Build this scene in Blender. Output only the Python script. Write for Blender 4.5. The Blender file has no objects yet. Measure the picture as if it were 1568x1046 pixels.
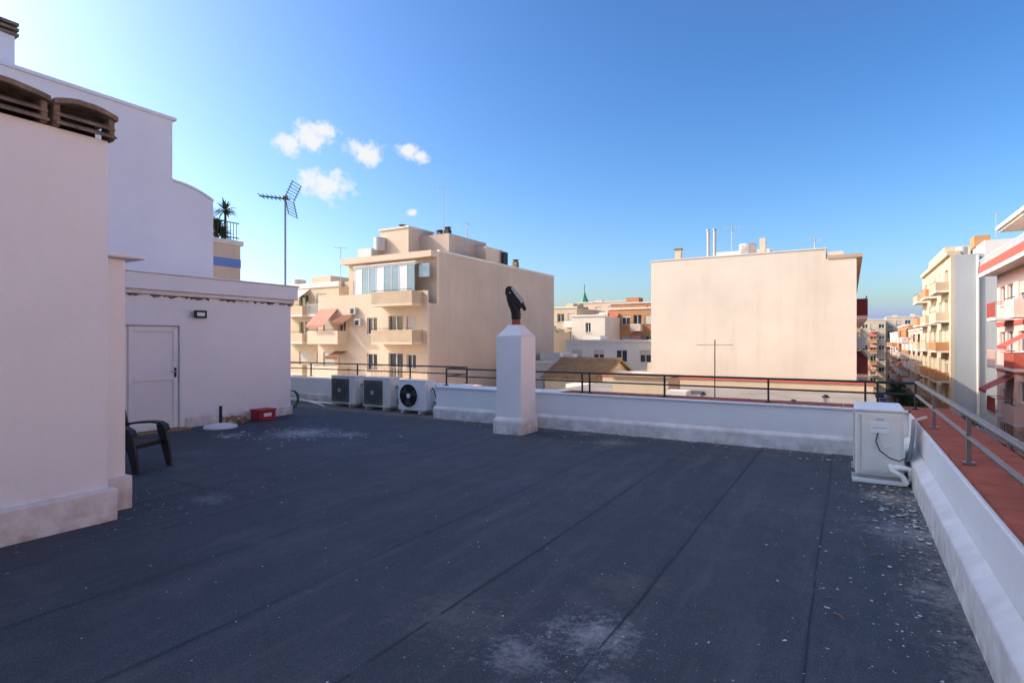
import bpy, bmesh, math, random
from mathutils import Vector, Matrix
random.seed(7)
R=math.radians
scene=bpy.context.scene
# ---------------------------------------------------------------- materials
def mk(name,col,rough=.85,var=.08,scale=1.2,bump=0.0,bscale=60,streak=0.0,streakcol=None,dirt=0.0,metal=0.0,spec=.3,fine=0.0):
    m=bpy.data.materials.new(name); m.use_nodes=True
    nt=m.node_tree; N=nt.nodes; L=nt.links
    b=N['Principled BSDF']; b.inputs['Roughness'].default_value=rough; b.inputs['Metallic'].default_value=metal
    b.inputs['Specular IOR Level'].default_value=spec
    tc=N.new('ShaderNodeTexCoord')
    def noise(sc,det=5,vec=None,rg=.6):
        n=N.new('ShaderNodeTexNoise'); n.inputs['Scale'].default_value=sc; n.inputs['Detail'].default_value=det; n.inputs['Roughness'].default_value=rg
        L.new(vec if vec else tc.outputs['Object'],n.inputs['Vector']); return n.outputs['Fac']
    def rng(v,a,b_,c=0,d=1):
        r=N.new('ShaderNodeMapRange'); r.inputs[1].default_value=a;r.inputs[2].default_value=b_;r.inputs[3].default_value=c;r.inputs[4].default_value=d
        L.new(v,r.inputs[0]); return r.outputs[0]
    def mix(f,a,b_):
        x=N.new('ShaderNodeMix'); x.data_type='RGBA'
        L.new(f,x.inputs[0])
        for s,v in ((x.inputs[6],a),(x.inputs[7],b_)):
            if isinstance(v,tuple): s.default_value=(*v,1)
            else: L.new(v,s)
        return x.outputs[2]
    c1=tuple(min(1,c*(1-var)) for c in col); c2=tuple(min(1,c*(1+var)) for c in col)
    out=mix(rng(noise(scale),.3,.7),c1,c2)
    if fine>0:
        out=mix(rng(noise(scale*25,3),.35,.75,0,fine),out,tuple(c*.55 for c in col))
    if streak>0:
        mp=N.new('ShaderNodeMapping'); mp.inputs['Scale'].default_value=(1.6,1.6,.12); L.new(tc.outputs['Object'],mp.inputs[0])
        out=mix(rng(noise(1.0,6,mp.outputs[0],.65),.5,.78,0,streak),out,streakcol or tuple(c*.6 for c in col))
    if dirt>0:
        sp=N.new('ShaderNodeSeparateXYZ'); L.new(tc.outputs['Object'],sp.inputs[0])
        z=rng(sp.outputs[2],0.0,.42,1,0)
        n=rng(noise(5,6),.38,.66)
        mu=N.new('ShaderNodeMath'); mu.operation='MULTIPLY'; L.new(z,mu.inputs[0]); L.new(n,mu.inputs[1])
        mm=N.new('ShaderNodeMath'); mm.operation='MULTIPLY'; L.new(mu.outputs[0],mm.inputs[0]); mm.inputs[1].default_value=dirt
        out=mix(mm.outputs[0],out,(.40,.34,.27))
    L.new(out,b.inputs['Base Color'])
    if bump>0:
        bp=N.new('ShaderNodeBump'); bp.inputs['Strength'].default_value=bump; bp.inputs['Distance'].default_value=.02
        L.new(noise(bscale,4),bp.inputs['Height']); L.new(bp.outputs[0],b.inputs['Normal'])
    return m
WHITE=mk('white_paint',(.85,.86,.84),.8,.025,1.1,.3,11,.16,(.72,.70,.65),.5)
WHITE2=mk('white_paint_base',(.80,.79,.76),.85,.06,3,.5,18,.25,(.56,.51,.45),.85)
PLAST=mk('white_plastic',(.82,.82,.80),.35,.02,4)
CREAM=mk('ac_cream_metal',(.78,.76,.68),.4,.04,4,0,60,.1)
GREYM=mk('ac_grey_metal',(.50,.49,.46),.45,.05,4)
GRILLE=mk('ac_dark_grille',(.17,.165,.155),.5,.1,4)
DARK=mk('dark_metal',(.02,.02,.022),.5,.1,5)
BLACKRAIL=mk('black_rail_paint',(.018,.017,.017),.4,.1,5,spec=.5)
RUSTRAIL=mk('brown_rail_paint',(.15,.125,.12),.35,.25,9,spec=.5)
STEEL=mk('steel',(.5,.5,.5),.3,.1,5,metal=.9)
CONC=mk('weathered_concrete',(.26,.20,.14),.95,.5,7,.9,40,.3,(.05,.04,.03),fine=.5)
TERRA=mk('terracotta_coping',(.36,.10,.06),.85,.22,4,.5,60,fine=.4)
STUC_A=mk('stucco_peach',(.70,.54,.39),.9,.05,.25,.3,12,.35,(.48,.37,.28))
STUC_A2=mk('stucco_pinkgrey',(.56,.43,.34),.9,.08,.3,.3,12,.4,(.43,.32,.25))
STUC_B=mk('stucco_cream_stained',(.76,.66,.52),.9,.07,.4,.3,12,.5,(.61,.50,.37))
STUC_C=mk('stucco_yellow',(.64,.50,.33),.9,.06,.3,.2,12,.3)
STUC_G=mk('stucco_grey',(.46,.46,.45),.9,.06,.3,.2,12,.4)
STUC_W=mk('stucco_white',(.74,.68,.60),.9,.05,.3,.2,12,.3)
STUC_P=mk('stucco_pink',(.80,.56,.47),.9,.05,.3,.2,12,.2)
REDP=mk('red_panel',(.52,.12,.085),.7,.1,1)
ORBR=mk('orange_brick',(.52,.25,.11),.9,.12,.6,.2,20,.2)
BRB=mk('brown_balcony',(.52,.39,.26),.85,.1,1)
DRED=mk('dark_red_panel',(.17,.03,.035),.6,.1,1)
BLUE=mk('blue_paint',(.16,.25,.55),.7,.05,1)
SHUT=mk('roller_shutter',(.62,.55,.45),.6,.05,1)
FRAME=mk('white_frame',(.7,.7,.68),.5,.03,1)
GLASS=mk('window_glass',(.035,.045,.055),.08,.3,.5,spec=.8)
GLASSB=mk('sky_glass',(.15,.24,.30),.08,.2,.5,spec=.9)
AWN=mk('awning_cloth',(.58,.24,.17),.9,.08,1)
AWNB=mk('awning_brown',(.22,.10,.06),.9,.1,1)
GREENT=mk('green_copper',(.07,.27,.16),.6,.2,1)
TILE=mk('clay_tiles',(.34,.21,.11),.9,.3,2,.8,8,fine=.5)
ASPH=mk('asphalt',(.05,.05,.052),.9,.2,.5)
PAVE=mk('pavement_tiles',(.30,.27,.24),.9,.15,.5)
LINE=mk('road_paint',(.75,.75,.72),.7,.08,1)
BARK=mk('bark',(.12,.08,.05),.95,.3,6)
LEAF=mk('leaves',(.05,.10,.03),.8,.5,1.5)
CHAIRM=mk('resin_dark',(.026,.024,.026),.4,.1,5)
HOSE=mk('green_plastic',(.02,.12,.07),.45,.1,5)
REDB=mk('red_plastic',(.42,.03,.05),.5,.25,12)
WATER=mk('tank_fibre',(.6,.56,.5),.6,.1,1)
BIT=mk('bitumen_bleed',(.034,.041,.052),.7,.3,8)
SPECK=mk('paint_specks',(.62,.62,.60),.9,.2,30)
TWIG=mk('dry_twig',(.30,.17,.08),.9,.3,10)
PARTY=mk('distant_ground',(.24,.21,.18),.95,.2,.05)
GRAVEL=mk('grey_terrace_tiles',(.30,.26,.22),.95,.2,.6,.2,30)
def membrane():
    m=bpy.data.materials.new('slate_bitumen_membrane'); m.use_nodes=True
    nt=m.node_tree;N=nt.nodes;L=nt.links;b=N['Principled BSDF']
    b.inputs['Roughness'].default_value=.8; b.inputs['Specular IOR Level'].default_value=.3
    tc=N.new('ShaderNodeTexCoord'); O=tc.outputs['Object']
    def noise(sc,det=5,rg=.6,vec=None):
        n=N.new('ShaderNodeTexNoise'); n.inputs['Scale'].default_value=sc;n.inputs['Detail'].default_value=det;n.inputs['Roughness'].default_value=rg
        L.new(vec or O,n.inputs['Vector']);return n.outputs['Fac']
    def rng(v,a,b_,c=0,d=1):
        r=N.new('ShaderNodeMapRange');r.inputs[1].default_value=a;r.inputs[2].default_value=b_;r.inputs[3].default_value=c;r.inputs[4].default_value=d
        L.new(v,r.inputs[0]);return r.outputs[0]
    def math_(op,a,b_=None):
        x=N.new('ShaderNodeMath');x.operation=op
        for i,v in enumerate((a,b_)):
            if v is None: continue
            if isinstance(v,(int,float)): x.inputs[i].default_value=v
            else: L.new(v,x.inputs[i])
        return x.outputs[0]
    def mix(f,a,b_):
        x=N.new('ShaderNodeMix');x.data_type='RGBA';L.new(f,x.inputs[0])
        for s,v in ((x.inputs[6],a),(x.inputs[7],b_)):
            if isinstance(v,tuple): s.default_value=(*v,1)
            else: L.new(v,s)
        return x.outputs[2]
    base=mix(rng(noise(.6,4),.3,.7),(.064,.076,.088),(.092,.104,.118))
    at=N.new('ShaderNodeAttribute'); at.attribute_name='tone'
    base=mix(rng(at.outputs['Fac'],0,1,0,.6),base,(.052,.062,.076))
    base=mix(rng(noise(3.2,7,.75),.46,.64,0,.45),base,(.046,.055,.068))
    base=mix(rng(noise(110,3,.7),.42,.62,0,.6),base,(.030,.036,.044))
    base=mix(rng(noise(150,2,.7),.58,.68,0,.55),base,(.27,.285,.30))
    mp=N.new('ShaderNodeMapping'); mp.inputs['Scale'].default_value=(3,.35,1); L.new(O,mp.inputs[0])
    base=mix(rng(noise(1.6,7,.72,mp.outputs[0]),.50,.74,0,.42),base,(.16,.165,.17))
    base=mix(rng(noise(1.1,8,.72),.53,.70,0,.45),base,(.145,.135,.135))
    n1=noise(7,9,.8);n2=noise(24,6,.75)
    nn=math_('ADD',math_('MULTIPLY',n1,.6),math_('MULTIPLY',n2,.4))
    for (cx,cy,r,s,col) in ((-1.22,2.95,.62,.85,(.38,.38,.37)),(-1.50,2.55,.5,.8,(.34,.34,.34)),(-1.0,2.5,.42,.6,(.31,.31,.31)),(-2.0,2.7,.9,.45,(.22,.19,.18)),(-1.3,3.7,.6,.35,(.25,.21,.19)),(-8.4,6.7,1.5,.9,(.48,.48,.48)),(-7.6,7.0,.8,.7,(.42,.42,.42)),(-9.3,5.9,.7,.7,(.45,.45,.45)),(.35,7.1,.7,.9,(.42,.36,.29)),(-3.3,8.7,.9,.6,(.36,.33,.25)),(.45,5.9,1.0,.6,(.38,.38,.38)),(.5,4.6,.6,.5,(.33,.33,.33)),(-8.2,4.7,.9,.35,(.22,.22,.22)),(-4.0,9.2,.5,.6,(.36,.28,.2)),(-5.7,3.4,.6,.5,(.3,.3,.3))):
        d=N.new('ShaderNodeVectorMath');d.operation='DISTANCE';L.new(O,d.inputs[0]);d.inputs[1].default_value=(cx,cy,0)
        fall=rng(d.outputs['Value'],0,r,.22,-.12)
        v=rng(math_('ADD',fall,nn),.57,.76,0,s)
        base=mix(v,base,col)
    sp=N.new('ShaderNodeSeparateXYZ');L.new(O,sp.inputs[0])
    e=rng(sp.outputs[0],.1,.62,0,.2)
    base=mix(rng(math_('ADD',e,nn),.62,.78,0,.6),base,(.36,.33,.29))
    e2=rng(sp.outputs[1],9.0,9.5,0,.18)
    base=mix(rng(math_('ADD',e2,nn),.60,.76,0,.6),base,(.34,.29,.23))
    L.new(base,b.inputs['Base Color'])
    bp=N.new('ShaderNodeBump');bp.inputs['Strength'].default_value=.6;bp.inputs['Distance'].default_value=.008
    L.new(noise(130,3,.7),bp.inputs['Height'])
    bp2=N.new('ShaderNodeBump');bp2.inputs['Strength'].default_value=.6;bp2.inputs['Distance'].default_value=.05
    L.new(noise(2.2,3),bp2.inputs['Height']);L.new(bp.outputs[0],bp2.inputs['Normal']);L.new(bp2.outputs[0],b.inputs['Normal'])
    return m
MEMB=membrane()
# ---------------------------------------------------------------- mesh helpers
class M:
    def __init__(s): s.v=[];s.f=[];s.mi=[];s.mats=[];s.sm=[]
    def _m(s,mat):
        if mat not in s.mats: s.mats.append(mat)
        return s.mats.index(mat)
    def faces(s,mat,vs,fs,smooth=False):
        o=len(s.v); s.v+= [tuple(v) for v in vs]; k=s._m(mat)
        for f in fs: s.f.append([i+o for i in f]); s.mi.append(k); s.sm.append(smooth)
    def box(s,mat,x0,x1,y0,y1,z0,z1):
        x0,x1=sorted((x0,x1));y0,y1=sorted((y0,y1));z0,z1=sorted((z0,z1))
        vs=[(x0,y0,z0),(x1,y0,z0),(x1,y1,z0),(x0,y1,z0),(x0,y0,z1),(x1,y0,z1),(x1,y1,z1),(x0,y1,z1)]
        s.faces(mat,vs,[(3,2,1,0),(4,5,6,7),(0,1,5,4),(1,2,6,5),(2,3,7,6),(3,0,4,7)])
    def cyl(s,mat,p0,p1,r0,r1=None,n=10,caps=True,smooth=True):
        r1=r0 if r1 is None else r1
        p0=Vector(p0);p1=Vector(p1);d=(p1-p0).normalized()
        a=d.orthogonal().normalized();b=d.cross(a)
        vs=[]
        for p,r in((p0,r0),(p1,r1)):
            for i in range(n):
                t=2*math.pi*i/n; vs.append(p+a*math.cos(t)*r+b*math.sin(t)*r)
        fs=[(i,(i+1)%n,n+(i+1)%n,n+i) for i in range(n)]
        s.faces(mat,vs,fs,smooth)
        if caps: s.faces(mat,vs,[tuple(range(n))[::-1],tuple(range(n,2*n))])
    def tube(s,mat,pts,rs,n=10):
        pts=[Vector(p) for p in pts]
        if not isinstance(rs,(list,tuple)): rs=[rs]*len(pts)
        vs=[];ref=None
        for i,p in enumerate(pts):
            d=(pts[min(i+1,len(pts)-1)]-pts[max(i-1,0)]).normalized()
            a=(ref-d*ref.dot(d)).normalized() if ref else d.orthogonal().normalized()
            ref=a;b=d.cross(a)
            for k in range(n):
                t=2*math.pi*k/n;vs.append(p+(a*math.cos(t)+b*math.sin(t))*rs[i])
        fs=[]
        for i in range(len(pts)-1):
            for k in range(n): fs.append((i*n+k,i*n+(k+1)%n,(i+1)*n+(k+1)%n,(i+1)*n+k))
        s.faces(mat,vs,fs,True)
        s.faces(mat,vs,[tuple(range(n))[::-1],tuple(range((len(pts)-1)*n,len(pts)*n))])
    def build(s,name,parent=None,bevel=0):
        me=bpy.data.meshes.new(name);me.from_pydata(s.v,[],s.f)
        for m in s.mats: me.materials.append(m)
        me.polygons.foreach_set('material_index',s.mi);me.polygons.foreach_set('use_smooth',s.sm);me.update()
        ob=bpy.data.objects.new(name,me);scene.collection.objects.link(ob)
        if parent: ob.parent=parent
        if bevel:
            b=ob.modifiers.new('bevel','BEVEL');b.width=bevel;b.segments=2;b.limit_method='ANGLE'
        return ob
class G:
    def __init__(s,name): s.name=name;s.parts={};s.bev={}
    def p(s,n,bevel=0):
        if n not in s.parts: s.parts[n]=M();s.bev[n]=bevel
        return s.parts[n]
    def done(s,loc=None,rot=None,scale=None):
        e=bpy.data.objects.new(s.name,None);scene.collection.objects.link(e);e.empty_display_size=.2
        for n,m in s.parts.items(): m.build(n,e,s.bev[n])
        if loc: e.location=loc
        if rot is not None: e.rotation_euler=(0,0,rot)
        if scale: e.scale=(scale,)*3
        return e
def mpY(pos): return lambda s,d,z:(s,pos+d,z)      # faces -Y
def mpXp(pos): return lambda s,d,z:(pos-d,s,z)     # faces +X
def mpXn(pos): return lambda s,d,z:(pos+d,s,z)     # faces -X
def fb(m,mat,mp,s0,s1,d0,d1,z0,z1):
    a=mp(s0,d0,z0);b=mp(s1,d1,z1); m.box(mat,a[0],b[0],a[1],b[1],a[2],b[2])
def facade(g,mp,a,b,z0,z1,ops,wall,th=.3,shut=.5,frame=FRAME):
    W=g.p('walls');Wi=g.p('windows')
    ss=sorted({a,b}|{o[0] for o in ops}|{o[1] for o in ops}); zs=sorted({z0,z1}|{o[2] for o in ops}|{o[3] for o in ops})
    for j in range(len(zs)-1):
        zc=(zs[j]+zs[j+1])/2; run=None
        for i in range(len(ss)-1):
            sc=(ss[i]+ss[i+1])/2
            solid=not any(o[0]<sc<o[1] and o[2]<zc<o[3] for o in ops)
            if solid:
                if run is None: run=ss[i]
            if (not solid or i==len(ss)-2) and run is not None:
                e=ss[i+1] if solid else ss[i]
                fb(W,wall,mp,run,e,0,th,zs[j],zs[j+1]); run=None
    for o in ops:
        s0,s1,c0,c1=o[:4]
        fb(Wi,GLASS,mp,s0,s1,.2,.22,c0,c1)
        for (q0,q1,r0,r1) in ((s0,s0+.06,c0,c1),(s1-.06,s1,c0,c1),(s0+.06,s1-.06,c0,c0+.06),(s0+.06,s1-.06,c1-.06,c1),((s0+s1)/2-.04,(s0+s1)/2+.04,c0+.06,c1-.06)):
            fb(Wi,frame,mp,q0,q1,.13,.19,r0,r1)
        if random.random()<shut:
            h=(c1-c0)*random.choice([.25,.4,.6,.85,.97]); n=max(2,int(h/.12))
            for k in range(n):
                fb(Wi,SHUT,mp,s0+.03,s1-.03,.06,.1,c1-h*(k+1)/n+.012,c1-h*k/n)
        if c1-c0<1.8: fb(W,wall,mp,s0-.08,s1+.08,-.07,0,c0-.07,c0-.003)
def balcony(g,mp,s0,s1,z,proj=1.1,h=1.0,mat=BRB,kind='solid',slab=STUC_W):
    B=g.p('balconies')
    fb(B,slab,mp,s0,s1,-proj,0,z-.18,z)
    if kind=='solid':
        fb(B,mat,mp,s0,s1,-proj,-proj+.1,z,z+h-.12); fb(B,mat,mp,s0,s0+.1,-proj+.1,0,z,z+h-.12); fb(B,mat,mp,s1-.1,s1,-proj+.1,0,z,z+h-.12)
        fb(B,DARK,mp,s0,s1,-proj+.03,-proj+.07,z+h-.02,z+h+.02)
    else:
        fb(B,mat,mp,s0,s1,-proj,-proj+.04,z+h-.04,z+h)
        fb(B,mat,mp,s0,s1,-proj,-proj+.04,z+.05,z+.09)
        n=int((s1-s0)/.16)
        for i in range(n+1):
            q=s0+(s1-s0-.03)*i/n; fb(B,mat,mp,q,q+.03,-proj,-proj+.03,z+.09,z+h-.04)
        for q in(s0,s1-.03): fb(B,mat,mp,q,q+.03,-proj+.04,0,z+h-.04,z+h)
def awning(g,mp,s0,s1,z,drop,proj,mat):
    A=g.p('awnings')
    p=[mp(s0,-.02,z),mp(s1,-.02,z),mp(s1,-proj,z-drop),mp(s0,-proj,z-drop),mp(s1,-proj,z-drop-.2),mp(s0,-proj,z-drop-.2)]
    A.faces(mat,p,[(0,1,2,3),(3,2,4,5)])
def antenna(name,loc,h,boom=.9,az=0,elems=7,big=False):
    g=G(name);m=g.p('mast')
    m.cyl(GREYM,(0,0,0),(0,0,h),.03,n=8)
    e=g.p('elements')
    e.cyl(GREYM,(-boom/2,0,h-.05),(boom/2,0,h-.05),.018,n=6)
    for i in range(elems):
        x=-boom/2+boom*i/(elems-1); l=.14+.10*(i/(elems-1))
        e.cyl(GREYM,(x,-l,h-.05),(x,l,h-.05),.009,n=5)
    return g.done(loc,az)
# ---------------------------------------------------------------- ground, street
ZG=-13.0
g=M();g.faces(PARTY,[(-900,-300,ZG),(900,-300,ZG),(900,1500,ZG),(-900,1500,ZG)],[(0,1,2,3)]);g.build('ground')
g=M();g.faces(ASPH,[(2.8,-60,ZG+.004),(7.4,-60,ZG+.004),(7.4,186,ZG+.004),(2.8,186,ZG+.004)],[(0,1,2,3)]);g.build('road')
g=M()
g.box(PAVE,1.0,2.8,-60,186,ZG-.2,ZG+.13);g.box(PAVE,7.4,9.3,-60,186,ZG-.2,ZG+.13);g.build('pavement')
g=M()
for k in range(14):
    x=2.95+k*.32
    g.faces(LINE,[(x,150,ZG+.008),(x+.18,150,ZG+.008),(x+.18,154,ZG+.008),(x,154,ZG+.008)],[(0,1,2,3)])
g.build('zebra_crossing')
# ---------------------------------------------------------------- own building + roof
g=G('apartment_block')
w=g.p('walls')
w.box(STUC_W,-7.62,1.1,-12,9.7,ZG,-.02);w.box(STUC_W,-20,-7.62,-12,10.6,ZG,-.02)
g.done()
xs=[-20,-14.2,-13.2,-12.2,-11.2,-10.2,-9.2,-8.2,-7.2,-6.2,-5.15,-4.15,-3.1,-2.1,-1.14,-.2,.66]
me=bpy.data.meshes.new('roof_floor');vs=[];fs=[];tones=[]
for i in range(len(xs)-1):
    a,b=xs[i],xs[i+1]; y1=10.45 if b<=-7.1 else 9.56
    ny=60;o=len(vs);t=random.random()
    for j in range(ny+1):
        y=-8+(y1+8)*j/ny; wob=.006*math.sin(y*1.7+i)+.004*math.sin(y*5.1+i*2)
        vs+=[(a+wob,y,.0),(a+wob,y,.012),(b+.06,y,.002)]
    for j in range(ny):
        q=o+3*j
        fs+=[(q,q+1,q+4,q+3),(q+1,q+2,q+5,q+4)];tones+=[t,t]
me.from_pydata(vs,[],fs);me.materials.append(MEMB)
at=me.attributes.new('tone','FLOAT','FACE');at.data.foreach_set('value',tones)
rf=bpy.data.objects.new('roof_floor',me);scene.collection.objects.link(rf)
g=M()
for i in range(1,len(xs)-1):
    x=xs[i];y=-2.0;y1=10.4 if x<-7.3 else 9.5
    w1=.008
    big=.024 if i==9 else .014
    while y<y1:
        dy=.12
        w0=w1;w1=max(.002,min(big,w0+random.uniform(-.003,.0035)))
        wob=lambda yy:.006*math.sin(yy*1.7+i)+.004*math.sin(yy*5.1+i*2)
        if random.random()<.94:
            g.faces(BIT,[(x-w0+wob(y),y,.016),(x+.002+wob(y),y,.0165),(x+.002+wob(y+dy),y+dy,.0165),(x-w1+wob(y+dy),y+dy,.016)],[(0,1,2,3)])
        y+=dy*1.0
for (i,y) in ((9,6.7),(13,7.3),(8,3.6),(12,8.2)):
    g.faces(BIT,[(xs[i]+.01,y,.0185),(xs[i+1]-.01,y+.02,.0185),(xs[i+1]-.01,y+.03,.0185),(xs[i]+.01,y+.010,.0185)],[(0,1,2,3)])
o=g.build('membrane_seam')
g=M()
def splat(x,y,r):
    n=random.randint(5,9);e=random.uniform(.4,1);a=random.uniform(0,3.14)
    vs=[]
    for k in range(n):
        t=2*math.pi*k/n;q=r*random.uniform(.5,1.15)
        px,py=q*math.cos(t),q*math.sin(t)*e
        vs.append((x+px*math.cos(a)-py*math.sin(a),y+px*math.sin(a)+py*math.cos(a),.0195))
    g.faces(SPECK,vs,[tuple(range(n))])
for k in range(1700):
    x=random.uniform(-9.5,.55);y=random.uniform(1.0,9.3)
    splat(x,y,random.choice([.002,.003,.003,.004,.005,.009]))
for k in range(450):
    x=.58-abs(random.gauss(0,.45));y=random.uniform(2.5,9.2)
    splat(x,y,random.choice([.003,.004,.006,.008,.014]))
for k in range(160):
    x=random.uniform(-7,.3);y=9.4-abs(random.gauss(0,.4));splat(x,y,random.choice([.006,.01,.016,.022]))
for k in range(130):
    splat(random.gauss(-8.5,.8),random.gauss(6.5,.5),random.choice([.006,.01,.02,.035]))
for k in range(110):
    splat(random.gauss(-5.9,.5),random.gauss(3.2,.9),random.choice([.004,.007,.012]))
for k in range(160):
    splat(random.gauss(-1.3,.3),random.gauss(2.7,.35),random.choice([.002,.004,.006]))
for k in range(170):
    splat(.6-abs(random.gauss(0,.25)),random.gauss(6.6,.6),random.choice([.005,.01,.02,.03]))
for (x,y,r) in ((.12,4.2,.022),(-.12,3.95,.026),(.25,4.9,.02),(-.3,3.4,.018),(.2,6.1,.03),(.4,6.4,.04),(.35,5.2,.018),(-.25,8.9,.05),(-.6,8.8,.04),(-9.1,5.7,.07),(-9.4,6.2,.06)): splat(x,y,r)
g.build('paint_specks')
g=M()
for (x,y,l,a) in ((.18,5.1,.12,.5),(-.05,3.85,.09,2.2),(.3,4.6,.05,1.0),(-.1,4.1,.05,.2),(.33,7.35,.14,2.8),(.45,7.1,.12,.3),(.38,7.0,.10,1.3),(.2,7.3,.13,.1),(-.35,6.0,.06,1.3),(.1,5.3,.07,1.9)):
    dx,dy=l/2*math.cos(a),l/2*math.sin(a)
    g.tube(TWIG,[(x-dx,y-dy,.022),(x,y+.01,.03),(x+dx,y+dy,.022)],.0035,5)
for k in range(80):
    x=.56-abs(random.gauss(0,.2));y=random.uniform(4.5,9.2);a=random.uniform(0,3.1);r=random.uniform(.01,.028)
    g.faces(TWIG,[(x-r*math.cos(a),y-r*math.sin(a),.021),(x+r*.4*math.sin(a),y-r*.4*math.cos(a),.027),(x+r*math.cos(a),y+r*math.sin(a),.022),(x-r*.4*math.sin(a),y+r*.4*math.cos(a),.03)],[(0,1,2,3)])
g.build('dry_leaves_and_twigs')
# parapets
g=G('parapet_wall')
w=g.p('wall',.012)
w.box(WHITE,-7.62,.70,9.5,10.02,-.02,.655)
w=g.p('skirting',.02)
w.faces(WHITE2,[(-7.66,9.45,-.01),(.66,9.45,-.01),(.66,9.45,.22),(-7.66,9.45,.22),(.66,9.498,.27),(-7.66,9.498,.27),(-7.66,9.6,-.01),(-7.66,9.6,.27)],[(0,1,2,3),(3,2,4,5),(0,3,5,7,6)])
w=g.p('coping',.008)
w.box(WHITE,-7.65,.70,9.47,9.56,.658,.69);w.box(WHITE,-7.65,-4.72,9.562,10.05,.658,.69)
x=-4.7
while x<1.1:
    w.box(TERRA,x+.003,min(x+.33,1.22)-.003,9.565,10.10,.657,.69+random.uniform(0,.004)); x+=.33
g.done()
g=G('parapet_wall')
w=g.p('wall',.012);w.box(WHITE,-16,-7.62,10.35,10.6,-.02,.655);w.box(WHITE,-7.62,-7.4,10.022,10.6,-.02,.655)
w.box(WHITE2,-16,-7.66,10.31,10.348,-.01,.22)
g.done()
g=G('parapet_wall')
w=g.p('wall',.012);w.box(WHITE,.702,1.16,-8,10.02,-.02,.655)
w=g.p('skirting',.015)
w.faces(WHITE2,[(.60,-8,-.01),(.60,9.46,-.01),(.60,9.46,.28),(.60,-8,.28),(.70,9.46,.34),(.70,-8,.34)],[(0,3,2,1),(3,5,4,2)])
w=g.p('coping',.006)
y=-8
while y<9.5:
    w.box(TERRA,.725,1.22,y+.003,min(y+.33,9.56)-.003,.657,.69+random.uniform(0,.004)); y+=.33
g.done()
def railing(name,pts,posts,zt,zm,mat,z0=.66,r=.02,pw=.014):
    g=G(name);m=g.p('rails')
    for z,rr in((zt,r*1.1),(zm,r*.85)):
        for a,b in zip(pts[:-1],pts[1:]): m.cyl(mat,(*a,z),(*b,z),rr,n=10)
    m=g.p('posts')
    for p in posts:
        m.box(mat,p[0]-pw,p[0]+pw,p[1]-pw,p[1]+pw,z0,zt)
        m.box(mat,p[0]-.04,p[0]+.04,p[1]-.04,p[1]+.04,z0+.005,z0+.02)
    return g.done()
railing('metal_railing',[(.80,9.72),(-7.5,9.72),(-7.5,10.48),(-16,10.48)],[(.80,9.72),(.35,9.72),(.2,9.72),(-1.1,9.72),(-2.75,9.72),(-4.15,9.72),(-4.3,9.72),(-5.8,9.72),(-7.5,9.72),(-7.5,10.48),(-9.2,10.48),(-11,10.48),(-12.8,10.48)],1.06,.90,BLACKRAIL,.69,.016)
railing('metal_railing',[(.80,9.62),(.80,-3)],[(.80,7.7),(.80,5.6),(.80,3.5),(.80,1.4),(.80,-.7)],1.08,.9,RUSTRAIL,.69,.021,.015)
g=G('chimney')
s=g.p('shaft',.015);s.box(WHITE,-5.46,-4.94,8.53,9.07,.2,1.74)
s=g.p('plinth',.03);s.faces(WHITE2,[(-5.5,8.47,-.01),(-4.9,8.47,-.01),(-4.9,9.1,-.01),(-5.5,9.1,-.01),(-5.5,8.47,.25),(-4.9,8.47,.25),(-4.9,9.1,.25),(-5.5,9.1,.25),(-5.46,8.53,.31),(-4.94,8.53,.31),(-4.94,9.07,.31),(-5.46,9.07,.31)],
 [(0,1,5,4),(1,2,6,5),(2,3,7,6),(3,0,4,7),(4,5,9,8),(5,6,10,9),(6,7,11,10),(7,4,8,11),(8,9,10,11)])
s=g.p('cap',.01)
cx,cy=-5.2,8.8
s.faces(WHITE,[(-5.46,8.53,1.742),(-4.94,8.53,1.742),(-4.94,9.07,1.742),(-5.46,9.07,1.742),(cx-.1,cy-.1,1.95),(cx+.1,cy-.1,1.95),(cx+.1,cy+.1,1.95),(cx-.1,cy+.1,1.95)],[(0,1,5,4),(1,2,6,5),(2,3,7,6),(3,0,4,7),(4,5,6,7),(3,2,1,0)])
k=g.p('cowl')
R2=Vector((.857,.515,0));U=Vector((0,0,1));Fv=Vector((-.515,.857,0));c0=Vector((cx,cy,0))
def P(a,z,q=0): return c0+R2*a+U*z+Fv*q
k.cyl(TERRA,(cx,cy,1.94),(cx,cy,2.06),.085,.075,16)
for i in range(3):
    k.cyl(DARK,(cx,cy,2.07+.035*i),(cx,cy,2.082+.035*i),.095,n=16)
k.tube(DARK,[P(0,2.05),P(0,2.15),P(-.015,2.24),P(-.05,2.34),P(-.085,2.44),P(-.11,2.52)],[.082,.085,.095,.10,.095,.075],16)
prof=[(-.20,2.50),(-.195,2.595),(-.15,2.645),(-.085,2.64),(-.035,2.585),(.02,2.52),(.09,2.45),(.135,2.37),(.15,2.29)]
inner=[(-.13,2.48),(-.125,2.535),(-.12,2.56),(-.10,2.54),(-.08,2.48),(-.05,2.40),(-.0,2.33),(.04,2.28),(.08,2.25)]
vs=[]
for (a,z),(b_,z2) in zip(prof,inner):
    vs+=[P(a,z,-.11),P(a,z,.11),P(b_,z2,.11),P(b_,z2,-.11)]
fs=[]
for i in range(len(prof)-1):
    q=i*4
    for j in range(4): fs.append((q+j,q+(j+1)%4,q+4+(j+1)%4,q+4+j))
k.faces(DARK,vs,fs);k.faces(DARK,vs,[(0,1,2,3),(35,34,33,32)])
lp=[P(a+.012,z+.006,-.125) for a,z in prof[3:8]]+[P(a*.6+b_*.4,z*.6+z2*.4,-.125) for (a,z),(b_,z2) in list(zip(prof,inner))[3:8]][::-1]
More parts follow.
